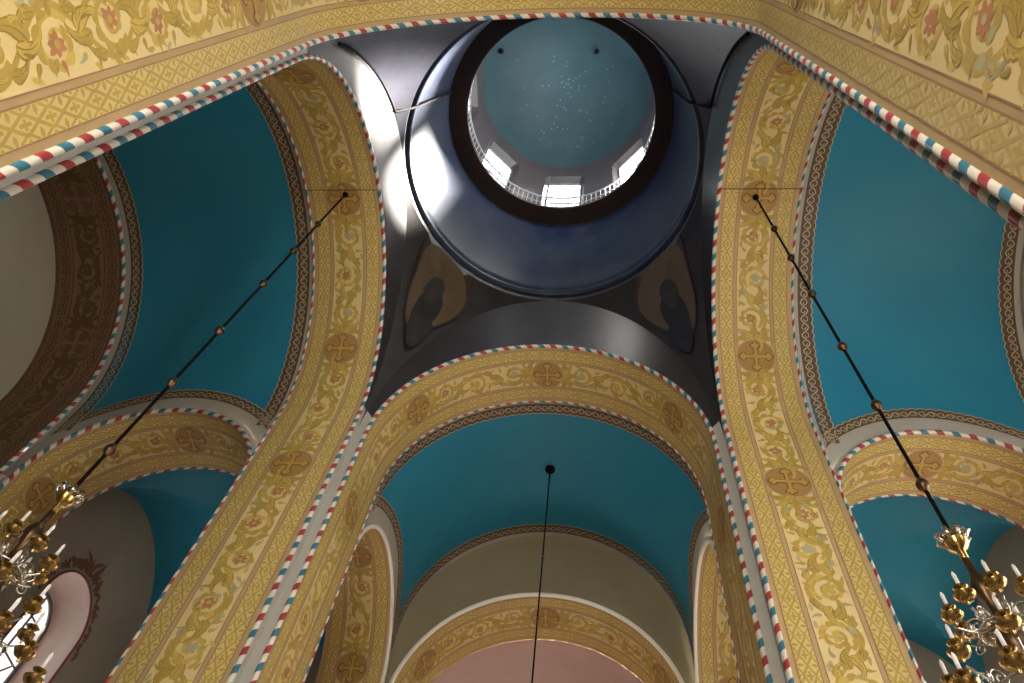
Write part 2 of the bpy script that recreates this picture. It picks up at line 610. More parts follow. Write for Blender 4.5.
def decorate(A, parent, s_lo, s_hi, spacing=2.84, kmax=2, simple=False, seed=1, brown=False, rolls=(True, True), roll_r=0.035):
    """painted bands, scroll panels and medallions on an arch soffit between arc lengths s_lo..s_hi"""
    t = A.t
    f = t / 1.351
    bands = [(0.10 * f, 0.335 * f), (t - 0.335 * f, t - 0.10 * f)]
    mp = A.pos
    vm = t / 2
    for (a, b) in bands:
        mb = MB()
        A.strip(mb, s_lo, s_hi, a, b, 0.002, 0)
        o = Orn(mp, mb)
        for e in (a, b):
            A.strip(mb, s_lo, s_hi, e - 0.007, e + 0.007, 0.003, 1)
        n0 = len(mb.f)
        o2 = Orn(mp)
        lattice(o2, s_lo, s_hi, a, b)
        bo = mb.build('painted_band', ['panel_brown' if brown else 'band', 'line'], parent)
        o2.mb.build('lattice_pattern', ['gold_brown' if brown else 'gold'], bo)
    hw = (t - 2 * (0.335 + 0.06) * f) / 2
    mr = hw * 1.06
    cs = [k * spacing for k in range(-kmax, kmax + 1) if s_lo - 0.4 < k * spacing < s_hi + 0.4]
    for c in cs:
        if s_lo + 0.1 < c < s_hi - 0.1:
            medallion(mp, c, vm, mr, parent, brown)
    ends = [s_lo - mr] + cs + [s_hi + mr]
    ends = sorted(set(ends))
    k = 0
    for a, b in zip(ends[:-1], ends[1:]):
        u0, u1 = max(a + mr * 1.12, s_lo), min(b - mr * 1.12, s_hi)
        if u1 - u0 < 0.35:
            continue
        mb = MB()
        # panel with concave ends following the medallions
        st = A.stations(u0 - mr * 0.45 if a + mr > s_lo else u0, u1 + mr * 0.45 if b - mr < s_hi else u1, 0.06)
        rows = []
        nv = 13
        L0, L1 = st[0], st[-1]
        for s in st:
            row = []
            for j in range(nv):
                v = -hw + 2 * hw * j / (nv - 1)
                lo, hi = L0, L1
                if a + mr > s_lo:
                    lo = max(L0, a + math.sqrt(max((mr * 1.14) ** 2 - v * v, 0)))
                if b - mr < s_hi:
                    hi = min(L1, b - math.sqrt(max((mr * 1.14) ** 2 - v * v, 0)))
                row.append(mp(min(max(s, lo), hi), vm + v, 0.0025))
            rows.append(row)
        mb.grid(rows, 0)
        for e in (-hw, hw):
            A.strip(mb, L0, L1, vm + e - 0.006, vm + e + 0.006, 0.0035, 1)
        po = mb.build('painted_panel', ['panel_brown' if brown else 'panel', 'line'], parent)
        o = Orn(lambda u, v, off, vm=vm: mp(u, vm + v, off))
        rinceau(o, u0, u1, hw * 0.97, seed * 31 + k, simple)
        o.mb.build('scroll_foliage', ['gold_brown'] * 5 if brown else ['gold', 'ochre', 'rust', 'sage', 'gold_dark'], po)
        k += 1
    for d, on in ((0.0, rolls[0]), (t, rolls[1])):
        if on:
            A.roll(d, s_lo, s_hi, roll_r if d == 0 else roll_r * .62, -0.006).build('striped_roll', 'stripe', parent)


def scroll_border(mapper, l0, l1, v0, v1, parent, teal_side=1, p=0.30):
    """dark band with a pale running scroll, scalloped on the vault side"""
    mb = MB()
    n = max(2, round((l1 - l0) / p))
    p = (l1 - l0) / n
    b = v1 - v0
    K = n * 8
    rows = []
    edge = []
    for i in range(K + 1):
        l = l0 + (l1 - l0) * i / K
        sc = abs(math.sin(PI * (l - l0) / (p / 2))) * b * 0.13
        va, vb = v0, v1
        if teal_side > 0:
            vb = v1 + sc
            edge.append((l, vb))
        else:
            va = v0 - sc
            edge.append((l, va))
        rows.append([mapper(l, va, 0.006), mapper(l, vb, 0.006)])
    mb.grid(rows, 0)
    o = Orn(mapper, mb)
    o.ribbon(edge, 0.016, 1, 0.022)
    o.ribbon([(l0 + (l1 - l0) * i / K, v0 if teal_side > 0 else v1) for i in range(K + 1)], 0.014, 1, 0.022)
    vm = (v0 + v1) / 2
    o.ribbon([(l0 + (l1 - l0) * i / K, vm + b * .27 * math.sin(2 * PI * n * i / K)) for i in range(K + 1)], 0.020, 1, 0.026)
    for k in range(n):
        for q in (0, 1):
            uc = l0 + p * (k + .25 + .5 * q)
            sg = -1 if q == 0 else 1
            pts = []
            for i in range(11):
                a = i / 10 * 1.5 * PI
                rr = b * 0.22 * (1 - .5 * i / 10)
                pts.append((uc + rr * math.cos(a) * 1.2, vm + sg * (b * .10 + rr * math.sin(a)) - sg * b * .05))
            o.ribbon(pts, 0.015, 1, 0.030)
    return mb.build('scroll_border', ['border', 'border_line'], parent)


# ------------------------------------------------------------------ structure
def stru(mb, name, mats, label, smooth=True, parent=None):
    return mb.build(name, mats, parent, smooth, label, None, 'structure')


# floor and outer masonry enclosing the building
mb = MB()
mb.box((0, 0, -0.1), (26, 26, 0.2))
stru(mb, 'floor', 'floor', 'brown stone church floor', False)

# how the labels call the arms and the corners
SW = {'front': 'apse', 'left': 'dark', 'right': 'bright', 'near': 'nave'}
BW = {(-1, 1): 'dark-arm apse-side', (1, 1): 'bright-arm apse-side', (-1, -1): 'dark-arm nave-side', (1, -1): 'bright-arm nave-side'}
IDX = {'front': 1, 'left': 2, 'right': 3, 'near': 4}
DEC = {'front': (-9.6, 9.6), 'left': (-12.0, 10.0), 'right': (-10.0, 12.0), 'near': (-12.0, 12.0)}
for side, P in ARMS.items():
    X = rotz(P['rot'])
    R, pk, zs, t = P['R'], P['pk'], P['zs'], P['t']
    y1 = W + t
    # --- crossing arch with its piers
    A = Arch(X, R, pk, zs, W, t)
    mb = MB()
    A.strip(mb, -A.s_max, A.s_max, 0, t, 0, 0, 0.1)
    arch = stru(mb, 'crossing_arch', 'field', {'front': 'yellow painted crossing arch before the pale apse lunette', 'left': 'yellow painted crossing arch opening to the dark side arm with the window bay', 'right': 'yellow painted crossing arch opening to the bright turquoise side arm', 'near': 'cream painted arch overhead with large leafy scrolls'}[side])
    lo, hi = DEC[side]
    decorate(A, arch, lo, hi, seed=IDX[side])
    # --- grey face between arch and pendentive, with the pier corner strips
    mb = MB()
    n = 72
    rows = []
    for i in range(n + 1):
        a = PI * i / n
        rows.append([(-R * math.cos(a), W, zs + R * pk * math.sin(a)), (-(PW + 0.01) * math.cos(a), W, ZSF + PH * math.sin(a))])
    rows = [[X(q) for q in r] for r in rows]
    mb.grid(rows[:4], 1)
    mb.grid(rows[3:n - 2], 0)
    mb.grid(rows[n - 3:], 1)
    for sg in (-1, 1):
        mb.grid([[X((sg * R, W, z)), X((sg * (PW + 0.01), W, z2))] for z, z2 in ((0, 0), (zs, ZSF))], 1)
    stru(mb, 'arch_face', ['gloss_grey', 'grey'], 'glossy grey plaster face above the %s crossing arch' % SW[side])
    # --- step to the vault
    if side != 'near':
        mb = MB()
        rows = [[X((-R, y1, 0)), X((-RV, y1, 0))]]
        for i in range(n + 1):
            a = PI * i / n
            rows.append([X((-R * math.cos(a), y1, zs + R * pk * math.sin(a))), X((-RV * math.cos(a), y1, zs + RV * pk * math.sin(a)))])
        rows.append([X((R, y1, 0)), X((RV, y1, 0))])
        mb.grid(rows, 0)
        stru(mb, 'arch_step', 'grey', 'narrow grey plaster step behind the %s crossing arch' % SW[side])
    # --- vault with side openings
    ye = Y_END if side != 'front' else 2.87 * S

    def zcut(y, rad):
        d = y - CC
        if abs(d) >= rad:
            return None
        return ZC + math.sqrt(rad * rad - d * d)

    def vpos(y, z, sg, off=0.0, X=X, zs=zs, pk=pk):
        if z <= zs:
            return X((sg * (RV - off), y, z))
        e = min((z - zs) / (RV * pk), 1.0)
        h = RV * math.sqrt(1 - e * e)
        nx, nz = h / RV ** 2, (z - zs) / (RV * pk) ** 2
        L = math.hypot(nx, nz)
        return X((sg * (h - nx / L * off), y, z - nz / L * off))

    def vsig(y, sig, off=0.0, X=X, zs=zs, pk=pk):
        """sig: elliptic angle from the left spring (0) over the crown to pi; outside that = metres below spring"""
        if sig < 0:
            return X((-(RV - off), y, zs + sig))
        if sig > PI:
            return X(((RV - off), y, zs - (sig - PI)))
        c, s_ = math.cos(sig), math.sin(sig)
        nx, nz = c / RV, s_ / (RV * pk)
        L = math.hypot(nx, nz)
        return X((-(RV * c - nx / L * off), y, zs + RV * pk * s_ - nz / L * off))

    def lowsig(y, rad, zs=zs, pk=pk):
        z = zcut(y, rad)
        if z is None:
            z = ZC
        if z < zs:
            return z - zs
        return math.asin((z - zs) / (RV * pk))
    mb = MB()
    ys = sorted(set([y1, ye] + [y1 + (ye - y1) * i / 48 for i in range(49)] + [CC - RH + 1e-3, CC + RH - 1e-3]))
    ys = [y for y in ys if y1 <= y <= ye]
    rows = []
    for y in ys:
        s0 = lowsig(y, RH)
        rows.append([vsig(y, s0 + (PI - 2 * s0) * j / 64) for j in range(65)])
    mb.grid(rows, 0)
    vault = stru(mb, 'ceiling_vault', 'teal', {'front': 'turquoise barrel vault before the apse lunette', 'left': 'dark teal barrel vault over the dim side arm', 'right': 'bright turquoise barrel vault over the sunlit side arm', 'near': 'turquoise barrel vault of the nave'}[side])
    if side != 'near':
        # painted margins: along both ends and around the side openings
        g0, g1 = 0.10, 0.325
        for (ya, yb, ts) in ((y1 + g0, y1 + g1, 1), (ye - g1, ye - g0, -1)):
            yc = (ya + yb) / 2
            s0 = lowsig(yc, RG)
            L = RV
            mapper = lambda l, v, off, s0=s0, vs=vsig: vs(v, l / RV, off)
            scroll_border(mapper, s0 * RV, (PI - s0) * RV, ya, yb, vault, ts)
        mb = MB()
        for (ya, yb) in ((y1, y1 + g0), (ye - g0, ye)):
            s0 = lowsig(min(max((ya + yb) / 2, CC - RG + .02), CC + RG - .02), RH)
            mb.grid([[vsig(y, s0 + (PI - 2 * s0) * j / 64, 0.004) for j in range(65)] for y in (ya, yb)], 0)
        mb.build('grey_margin', 'grey', vault)
        for sg in (-1, 1):
            mb = MB()
            a_lo, a_hi = 0.02, PI - 0.02
            st = [a_lo + (a_hi - a_lo) * i / 60 for i in range(61)]
            mb.grid([[vpos(min(max(CC + r * math.cos(a), y1 + .001), ye - .001), ZC + r * math.sin(a), sg, 0.005) for r in (RH, RG)] for a in st], 0)
            mb.build('grey_margin', 'grey', vault)
            al = math.acos(min(1, (ye - g0 - CC) / RG))
            ar = PI - math.acos(min(1, (CC - y1 - g0) / RG))
            rm = (RG + RT) / 2
            mapper = lambda l, v, off, sg=sg, vp=vpos, rm=rm, y1=y1, ye=ye: vp(min(max(CC + v * math.cos(l / rm), y1 + g0), ye - g0), ZC + v * math.sin(l / rm), sg, off + 0.003)
            scroll_border(mapper, al * rm, ar * rm, RG, RT, vault, 1, 0.28)
    # --- cross arches to the corner bays
    for sg in (-1, 1):
        A = Arch(X, RC, 1.0, ZC, sg * (RV - 0.03), sg * (CB - RV + 0.03), cx=CC, swap=True)
        mb = MB()
        A.strip(mb, -A.s_max, A.s_max, 0, A.t, 0, 0, 0.1)
        o = stru(mb, 'side_arch', 'field', 'small painted arch between the %s arm and a corner bay' % SW[side])
        mbf = MB()
        st = [PI * i / 40 for i in range(41)]
        rows = [[(sg * (RV - .02), CC + r * math.cos(a), ZC + r * math.sin(a)) for r in (RC, RH + .02)] for a in st]
        rows = [[(sg * (RV - .02), CC + r, 0) for r in (RC, RH + .02)]] + rows + [[(sg * (RV - .02), CC - r, 0) for r in (RC, RH + .02)]]
        mbf.grid([[X(q) for q in r] for r in rows], 0)
        mbf.build('face_margin', 'grey', o)
        vis = (side == 'front') or (side == 'left' and sg == 1) or (side == 'right' and sg == -1)
        if vis:
            if side == 'front':
                decorate(A, o, -4.6, 4.6, spacing=2.2, kmax=2, seed=11 + sg, rolls=(False, False))
                mbw = MB()
                mbw = A.roll(0.0, -4.6, 4.6, 0.035)
                mbw.build('white_roll', 'white', o)
            else:
                decorate(A, o, -3.6, 3.6, spacing=2.6, kmax=1, seed=21 + sg, roll_r=0.036)
    # --- outer end of the arm
    if side in ('left', 'right', 'near'):
        A = Arch(X, R0, pk, zs, ye, 0.5 * S)
        mb = MB()
        A.strip(mb, -A.s_max, A.s_max, 0, A.t, 0, 0, 0.1)
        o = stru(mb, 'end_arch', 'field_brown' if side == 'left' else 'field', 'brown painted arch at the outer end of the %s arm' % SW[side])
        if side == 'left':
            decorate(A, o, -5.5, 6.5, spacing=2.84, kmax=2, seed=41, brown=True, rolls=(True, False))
        mb = MB()
        rows = [[X((-R0, ye, 0)), X((-RV - .05, ye, 0))]]
        for i in range(n + 1):
            a = PI * i / n
            rows.append([X((-R0 * math.cos(a), ye, zs + R0 * pk * math.sin(a))), X((-(RV + .05) * math.cos(a), ye, zs + (RV + .05) * pk * math.sin(a)))])
        rows.append([X((R0, ye, 0)), X((RV + .05, ye, 0))])
        mb.grid(rows, 0)
        mb.build('face_margin', 'grey', o)
        # end wall
        yw = ye + 0.5 * S
        mb = MB()
        mb.face([X(q) for q in ((-R0 - .2, yw, 0), (R0 + .2, yw, 0), (R0 + .2, yw, zs + R0 * pk + .3), (-R0 - .2, yw, zs + R0 * pk + .3))])
        stru(mb, 'wall_' + side, 'wall', 'plain grey beige end wall of the %s arm' % SW[side], False)
        # tall daylight windows in the end wall
        for k, xw in enumerate((-1.6, 0.0, 1.6)):
            mb = MB()
            hwid, zb_, zt = 0.55, 3.2, 8.2
            pts = [(xw - hwid, yw - .03, zb_), (xw + hwid, yw - .03, zb_)] + [(xw + hwid * math.cos(PI * i / 12), yw - .03, zt + hwid * math.sin(PI * i / 12)) for i in range(13)]
            mb.face([X(q) for q in pts])
            pane = {'left': 'pane_north', 'right': 'pane_south', 'near': 'pane_west'}[side]
            wo = stru(mb, 'window_%d' % (IDX[side] * 10 + k), pane, 'tall round-headed daylight window in the %s end wall' % SW[side], False)
            fb = MB()
            for xx in (xw - hwid, xw, xw + hwid):
                a, b = X((xx, yw - .06, zb_)), X((xx, yw - .06, zt))
                fb.tube([a, b], 0.03, 6)
            for zz in np.linspace(zb_, zt, 7):
                fb.tube([X((xw - hwid, yw - .06, float(zz))), X((xw + hwid, yw - .06, float(zz)))], 0.02, 6)
            fb.build('window_frame', 'bar', wo)

# --- front end: lunette wall, inner arch, apse
X = rotz(0)
P = ARMS['front']
YE = 2.87 * S
RW, ZW = 0.995 * S, 2.89 * S + EYE
mb = MB()
rows = []
n = 72
rows.append([(-RW, YE, 0), (-RV - .05, YE, 0)])
for i in range(n + 1):
    a = PI * i / n
    rows.append([(-RW * math.cos(a), YE, ZW + RW * math.sin(a)), (-(RV + .04) * math.cos(a), YE, P['zs'] + (RV + .04) * P['pk'] * math.sin(a))])
rows.append([(RW, YE, 0), (RV + .05, YE, 0)])
mb.grid(rows, 0)
lun = stru(mb, 'wall_front', 'lunette', 'pale grey green lunette wall above the apse arch')
for f in (0.18, 0.86):
    mb = MB()
    rows = []
    for i in range(8, n - 7):
        a = PI * i / n
        row = []
        for g in (f - 0.006, f + 0.006):
            p0 = (-RW * math.cos(a), ZW + RW * math.sin(a))
            p1 = (-RV * math.cos(a), P['zs'] + RV * P['pk'] * math.sin(a))
            row.append((p0[0] + (p1[0] - p0[0]) * g, YE - .004, p0[1] + (p1[1] - p0[1]) * g))
        rows.append(row)
    mb.grid(rows, 0)
    mb.build('painted_line', 'line', lun)
A = Arch(X, RW, 1.0, ZW, YE, 0.5 * S)
mb = MB()
A.strip(mb, -A.s_max, A.s_max, 0, A.t, 0, 0, 0.1)
ap = stru(mb, 'apse_arch', 'field', 'dim golden painted arch with a white edge before the pink apse')
decorate(A, ap, -4.2, 4.2, spacing=2.84, kmax=1, seed=51, rolls=(False, False))
A.roll(0.0, -A.s_max, A.s_max, 0.045).build('white_roll', 'white', ap)
mb = MB()
RA, YA = RW, YE + 0.5 * S
rows = [[(-RA * math.cos(PI * j / 32), YA + RA * math.sin(PI * j / 32), 0) for j in range(33)]]
for i in range(17):
    e = PI / 2 * i / 16
    rows.append([(-RA * math.cos(e) * math.cos(PI * j / 32), YA + RA * math.cos(e) * math.sin(PI * j / 32), ZW + RA * math.sin(e)) for j in range(33)])
mb.grid(rows, 0)
stru(mb, 'wall_apse', 'pink', 'rosy plaster apse with a half dome beyond the arch')
for k, aw in enumerate((50, 90, 130)):  # windows added out of view to brighten the front arch and vault
    c = math.radians(aw)
    mb = MB()
    q = [(-(RA - .12) * math.cos(c + e * .17), YA + (RA - .12) * math.sin(c + e * .17)) for e in (-1, 1)]
    pts = [(*q[0], 3.0), (*q[1], 3.0)]
    for i in range(13):
        e = math.cos(PI * i / 12)
        f = (e + 1) / 2
        pts.append((q[0][0] + (q[1][0] - q[0][0]) * f, q[0][1] + (q[1][1] - q[0][1]) * f, 7.2 + .45 * math.sin(PI * i / 12)))
    mb.face(pts)
    wo = stru(mb, 'window_%d' % (80 + k), 'pane_apse_fill', 'added round-headed light pane, out of view low in the apse wall', False)
    wo['group'] = 'added apse windows'
    fb = MB()
    for f in (0.02, .5, .98):
        fb.tube([(q[0][0] + (q[1][0] - q[0][0]) * f, q[0][1] + (q[1][1] - q[0][1]) * f - .04, z) for z in (3.0, 7.2)], .025, 6)
    for zz in (3.0, 4.05, 5.1, 6.15, 7.2):
        fb.tube([(q[0][0], q[0][1] - .04, zz), (q[1][0], q[1][1] - .04, zz)], .02, 6)
    fb.build('window_frame', 'bar', wo)

# --- corner bays
for sx in (-1, 1):
    for sy in (-1, 1):
        nm = {(-1, 1): 'far left', (1, 1): 'far right', (-1, -1): 'near left', (1, -1): 'near right'}[(sx, sy)]
        RBV = RC + 0.10
        ZBV = ZC + 0.55
        N = 36
        rows = []
        for i in range(N + 1):
            x = CB - .06 + (BAY + .12 - CB) * i / N
            row = []
            for j in range(N + 1):
                y = CB - .06 + (BAY + .12 - CB) * j / N
                z = ZBV + max(math.sqrt(max(RBV ** 2 - (x - CC) ** 2, 0)), math.sqrt(max(RBV ** 2 - (y - CC) ** 2, 0)))
                row.append((sx * x, sy * y, z))
            rows.append(row)
        mb = MB()
        mb.grid(rows, 0)
        o = stru(mb, 'bay_vault', 'teal', 'dark teal groin vault over the %s corner bay' % BW[(sx, sy)])
        o.data.set_sharp_from_angle(angle=math.radians(25))
        # inner walls around the arches (back faces of the side arches)
        mb = MB()
        for sw in (0, 1):
            rows = []
            for i in range(41):
                a = PI * i / 40
                row = []
                for r in (RC, RBV + .75):
                    q = (CB, CC + r * math.cos(a), ZC + r * math.sin(a))
                    if sw:
                        q = (q[1], q[0], q[2])
                    row.append((sx * q[0], sy * q[1], q[2]))
                rows.append(row)
            mb.grid(rows, 0)
        a_, b_ = CC - RC, CC + RC
        for q0, q1 in (((CB, a_), (a_, CB)), ((CB, b_), (CB, BAY + .12)), ((b_, CB), (BAY + .12, CB))):
            mb.face([(sx * q0[0], sy * q0[1], 0), (sx * q1[0], sy * q1[1], 0), (sx * q1[0], sy * q1[1], ZC + .05), (sx * q0[0], sy * q0[1], ZC + .05)])
        mb.build('face_margin', 'bay_wall', o)
        # outer walls; the side one has a deep splayed window
        yc, hw_, zspr, zsill = 5.78, 0.74, 9.45, 6.0
        top = ZBV + RBV + 0.05
        for which in (0, 1):
            mb = MB()
            xo = BAY

            def T(q, which=which, sx=sx, sy=sy):
                q = (q[0], q[1], q[2]) if which == 0 else (q[1], q[0], q[2])
                return (sx * q[0], sy * q[1], q[2])
            ylo, yhi = CB - .1, BAY + .1
            arc = [(yc + hw_ * math.cos(PI * i / 20), zspr + hw_ * math.sin(PI * i / 20)) for i in range(21)]
            outer = []
            for i in range(21):
                yy = yhi + (ylo - yhi) * i / 20
                outer.append((yy, top))
            mb.grid([[T((xo, *arc[i])), T((xo, *outer[i]))] for i in range(21)], 0)
            mb.face([T((xo, q[0], q[1])) for q in ((yc + hw_, zspr), (yc + hw_, zsill), (yhi, zsill), (yhi, top))])
            mb.face([T((xo, q[0], q[1])) for q in ((yc - hw_, zspr), (yc - hw_, zsill), (ylo, zsill), (ylo, top))])
            mb.face([T((xo, q[0], q[1])) for q in ((ylo, 0), (yhi, 0), (yhi, zsill), (ylo, zsill))])
            wn = 'wall_%s_bay_%s' % (nm.replace(' ', '_'), ('side', 'end')[which])
            wo = stru(mb, wn, 'bay_wall', '%s wall of the %s corner bay with a deep window' % (('outer side', 'outer end')[which], BW[(sx, sy)]), False)
            # reveal
            hg, xg, zg = 0.50, xo + 0.55, zspr - 0.10
            out = [(yc + hw_, zsill)] + arc + [(yc - hw_, zsill)]
            inn = [(yc + hg, zsill + .25)] + [(yc + hg * math.cos(PI * i / 20), zg + hg * math.sin(PI * i / 20)) for i in range(21)] + [(yc - hg, zsill + .25)]
            mb = MB()
            mb.grid([[T((xo, *out[i])), T((xo + .35, out[i][0] * .8 + inn[i][0] * .2, out[i][1] * .8 + inn[i][1] * .2)), T((xg, *inn[i]))] for i in range(len(out))], 0)
            mb.face([T((xo, *out[0])), T((xg, *inn[0])), T((xg, *inn[-1])), T((xo, *out[-1]))])
            mb.build('window_reveal', 'reveal', wo)
            mb = MB()
            mb.tube([T((xo - .005, *q)) for q in out], 0.022, 6)
            mb.build('painted_rim', 'rim', wo)
            mb = MB()
            mb.face([T((xg + .02, *q)) for q in inn])
            gi = stru(mb, 'window_%d' % (50 + (sx + 1) * 4 + (sy + 1) * 2 + which), 'pane_bay_fill' if (sx, sy) == (1, -1) else 'pane_bay', 'round-headed daylight window in the %s corner bay, %s wall' % (BW[(sx, sy)], ('side', 'end')[which]), False)
            mb = MB()
            mb.tube([T((xg - .02, *q)) for q in inn], 0.035, 6)
            mb.tube([T((xg - .02, yc, zsill + .25)), T((xg - .02, yc, zg + hg))], 0.022, 6)
            for k in range(5):
                zz = zsill + .7 + k * .68
                if zz < zg + .1:
                    mb.tube([T((xg - .02, yc - hg, zz)), T((xg - .02, yc + hg, zz))], 0.018, 6)
            mb.build('window_frame', 'bar', gi)
            # painted foliage around the window head
            if sx == -1 and sy == 1 and which == 0:
                o2 = Orn(lambda u, v, off: T((xo - off, yc + (hw_ + .05 + v) * math.cos(u), zspr + (hw_ + .05 + v) * math.sin(u))))
                rg = random.Random(3)
                for k in range(110):
                    u = rg.uniform(-0.2, PI + .2)
                    amp = 0.10 + 0.36 * math.exp(-((u - PI / 2) / .5) ** 2)
                    o2.lobe(u, rg.uniform(0, .1), PI / 2 + rg.uniform(-1.3, 1.3), amp * rg.uniform(.5, 1.1), .08, rg.uniform(-1, 1), 0, n=4, off=.005 + k * 1e-4)
                o2.mb.build('painted_foliage', 'stain', wo)

# --- pendentives
def pend_pos(sx, sy, f, z, off=0.0):
    """f 0..1 from the side face to the front face, z height"""
    e = min(max((z - ZSF) / PH, 0), 1)
    s = PW * math.sqrt(max(1 - e * e, 0))
    rho = math.hypot(PW, s)
    a0, a1 = math.atan2(s, PW), math.atan2(PW, s)
    a = a0 + (a1 - a0) * f
    if z > ZSF + PH:
        rho = PW + (RB - PW) * (z - ZSF - PH) / max(ZB - ZSF - PH, 1e-6)
    return (sx * (rho - off) * math.cos(a), sy * (rho - off) * math.sin(a), z - off * .5)


for sx in (-1, 1):
    for sy in (-1, 1):
        mb = MB()
        rows = []
        for i in range(49):
            z = ZSF - 0.02 + (PH + .02) * math.sin(PI / 2 * i / 48)
            rows.append([pend_pos(sx, sy, j / 24, z) for j in range(25)])
        rows.append([pend_pos(sx, sy, j / 24, ZB) for j in range(25)])
        mb.grid(rows, 0)
        nm = {(-1, 1): 'far left', (1, 1): 'far right', (-1, -1): 'near left', (1, -1): 'near right'}[(sx, sy)]
        po = stru(mb, 'pendentive', 'pend' if sy == 1 else 'pend_blue', 'dark painted pendentive above the %s pier' % BW[(sx, sy)])
        if sy == 1:
            # dim painted half figure before a gold ground
            def M2(u, v, off, sx=sx, sy=sy):
                return pend_pos(sx, sy, 0.5 + u, v, off)
            o2 = Orn(M2)
            zc = 15.15
            pts = []
            for k in range(24):
                a = 2 * PI * k / 24
                q = 1 + .12 * math.cos(3 * a + .6)
                pts.append((0.34 * q * math.cos(a), zc + .95 * q * math.sin(a)))
            cen = (0, zc)
            for k in range(24):
                a, b = pts[k], pts[(k + 1) % 24]
                m1, m2 = [((cen[0] + q[0]) / 2, (cen[1] + q[1]) / 2) for q in (a, b)]
                o2.mb.face([M2(*cen, .02), M2(*m1, .02), M2(*m2, .02)], 0)
                o2.mb.face([M2(*m1, .02), M2(*a, .02), M2(*b, .02), M2(*m2, .02)], 0)
                o2.mb.face([M2(*a, .02), M2(a[0] * 1.08, zc + (a[1] - zc) * 1.08, .02), M2(b[0] * 1.08, zc + (b[1] - zc) * 1.08, .02), M2(*b, .02)], 3)
            po2 = o2.mb.build('painted_ground', ['icon_gold', 'icon_dark', 'icon_halo', 'icon_brown'], po)
            o3 = Orn(M2)

            def blob(cu, cv, ru, rv, mi, off):
                ring = [(cu + ru * math.cos(2 * PI * k / 20), cv + rv * math.sin(2 * PI * k / 20)) for k in range(20)]
                for k in range(20):
                    o3.mb.face([M2(cu, cv, off), M2(*ring[k], off), M2(*ring[(k + 1) % 20], off)], mi)
            blob(.03, zc - .55, .20, .75, 1, .035)
            blob(.16, zc - .95, .22, .45, 1, .037)
            blob(-.02, zc + .12, .105, .36, 2, .045)
            blob(-.02, zc + .08, .05, .20, 3, .052)
            o3.ribbon([(-.27, zc - .35), (-.12, zc - .2)], .03, 3, .04)
            o3.mb.build('painted_figure', ['icon_gold', 'icon_dark', 'icon_halo', 'icon_brown'], po)

# --- drum
mb = MB()
NS = 96
prof = [(RB + .03, ZB + .0), (RB - .06, ZB), (RB - .10, ZB + .05), (RB - .10, ZB + .16), (RB - .04, ZB + .20)]
top = [(RB - .04 + (RO + .0 - RB + .04) * i / 14, ZB + .20 + (ZO - ZB - .20) * i / 14) for i in range(1, 15)]
mb.lathe(prof + top, n=NS)
drum = stru(mb, 'wall_drum', 'drum', 'glossy blue painted drum wall below the dark gallery ring')
mb = MB()
mb.lathe([(RO + .02, ZO), (RO - .10, ZO + .02), (RI + .04, ZI - .02), (RI, ZI), (RI - .0, ZI + .10), (RI + .03, ZI + .16), (RU + .3, ZI + .18)], n=NS)
o = stru(mb, 'gallery_ring', 'ring', 'dark brown ring shaped gallery soffit under the dome windows')
sharp(o)
# --- upper wall with eight windows
ZG, ZT = ZI + .18, 8.12 * S + EYE
WZ0, WZ1 = ZG + .35, 7.95 * S + EYE
NZ1 = 8.03 * S + EYE
GH = math.radians(10.2)
NH = math.radians(13.0)
mb = MB()
rev = MB()
for k in range(8):
    c = PI / 4 * k + PI / 2

    def cyl(a, z, r=RU):
        return (r * math.cos(a), r * math.sin(a), z)

    def patch(a0, a1, z0, z1, m_=mb, nn=6):
        m_.grid([[cyl(a0 + (a1 - a0) * i / nn, z) for i in range(nn + 1)] for z in (z0, z1)], 0)
    patch(c - PI / 8, c - NH, ZG, ZT)
    patch(c + NH, c + PI / 8, ZG, ZT)
    patch(c - NH, c + NH, NZ1, ZT)
    patch(c - NH, c + NH, ZG, WZ0)
    # niche reveal: splay from the wall opening to the glass
    ro_ = RU + .20
    O_ = [(c - NH, WZ0), (c - NH, NZ1 - .18), (c - NH * .82, NZ1), (c + NH * .82, NZ1), (c + NH, NZ1 - .18), (c + NH, WZ0)]
    I_ = [(c - GH * .98, WZ0), (c - GH * .98, WZ1 - .1), (c - GH * .8, WZ1), (c + GH * .8, WZ1), (c + GH * .98, WZ1 - .1), (c + GH * .98, WZ0)]
    rev.grid([[cyl(a, z) for a, z in O_ + O_[:1]], [cyl(a, z, ro_) for a, z in I_ + I_[:1]]], 0)
    for sgn in (-1, 1):
        mb.face([cyl(c + sgn * NH, NZ1 - .18), cyl(c + sgn * NH, NZ1), cyl(c + sgn * NH * .82, NZ1)])
upper = stru(mb, 'wall_upper_drum', 'dome_wall', 'pale grey wall with eight windows above the gallery')
rev.build('window_reveal', 'dome_wall', upper, False)
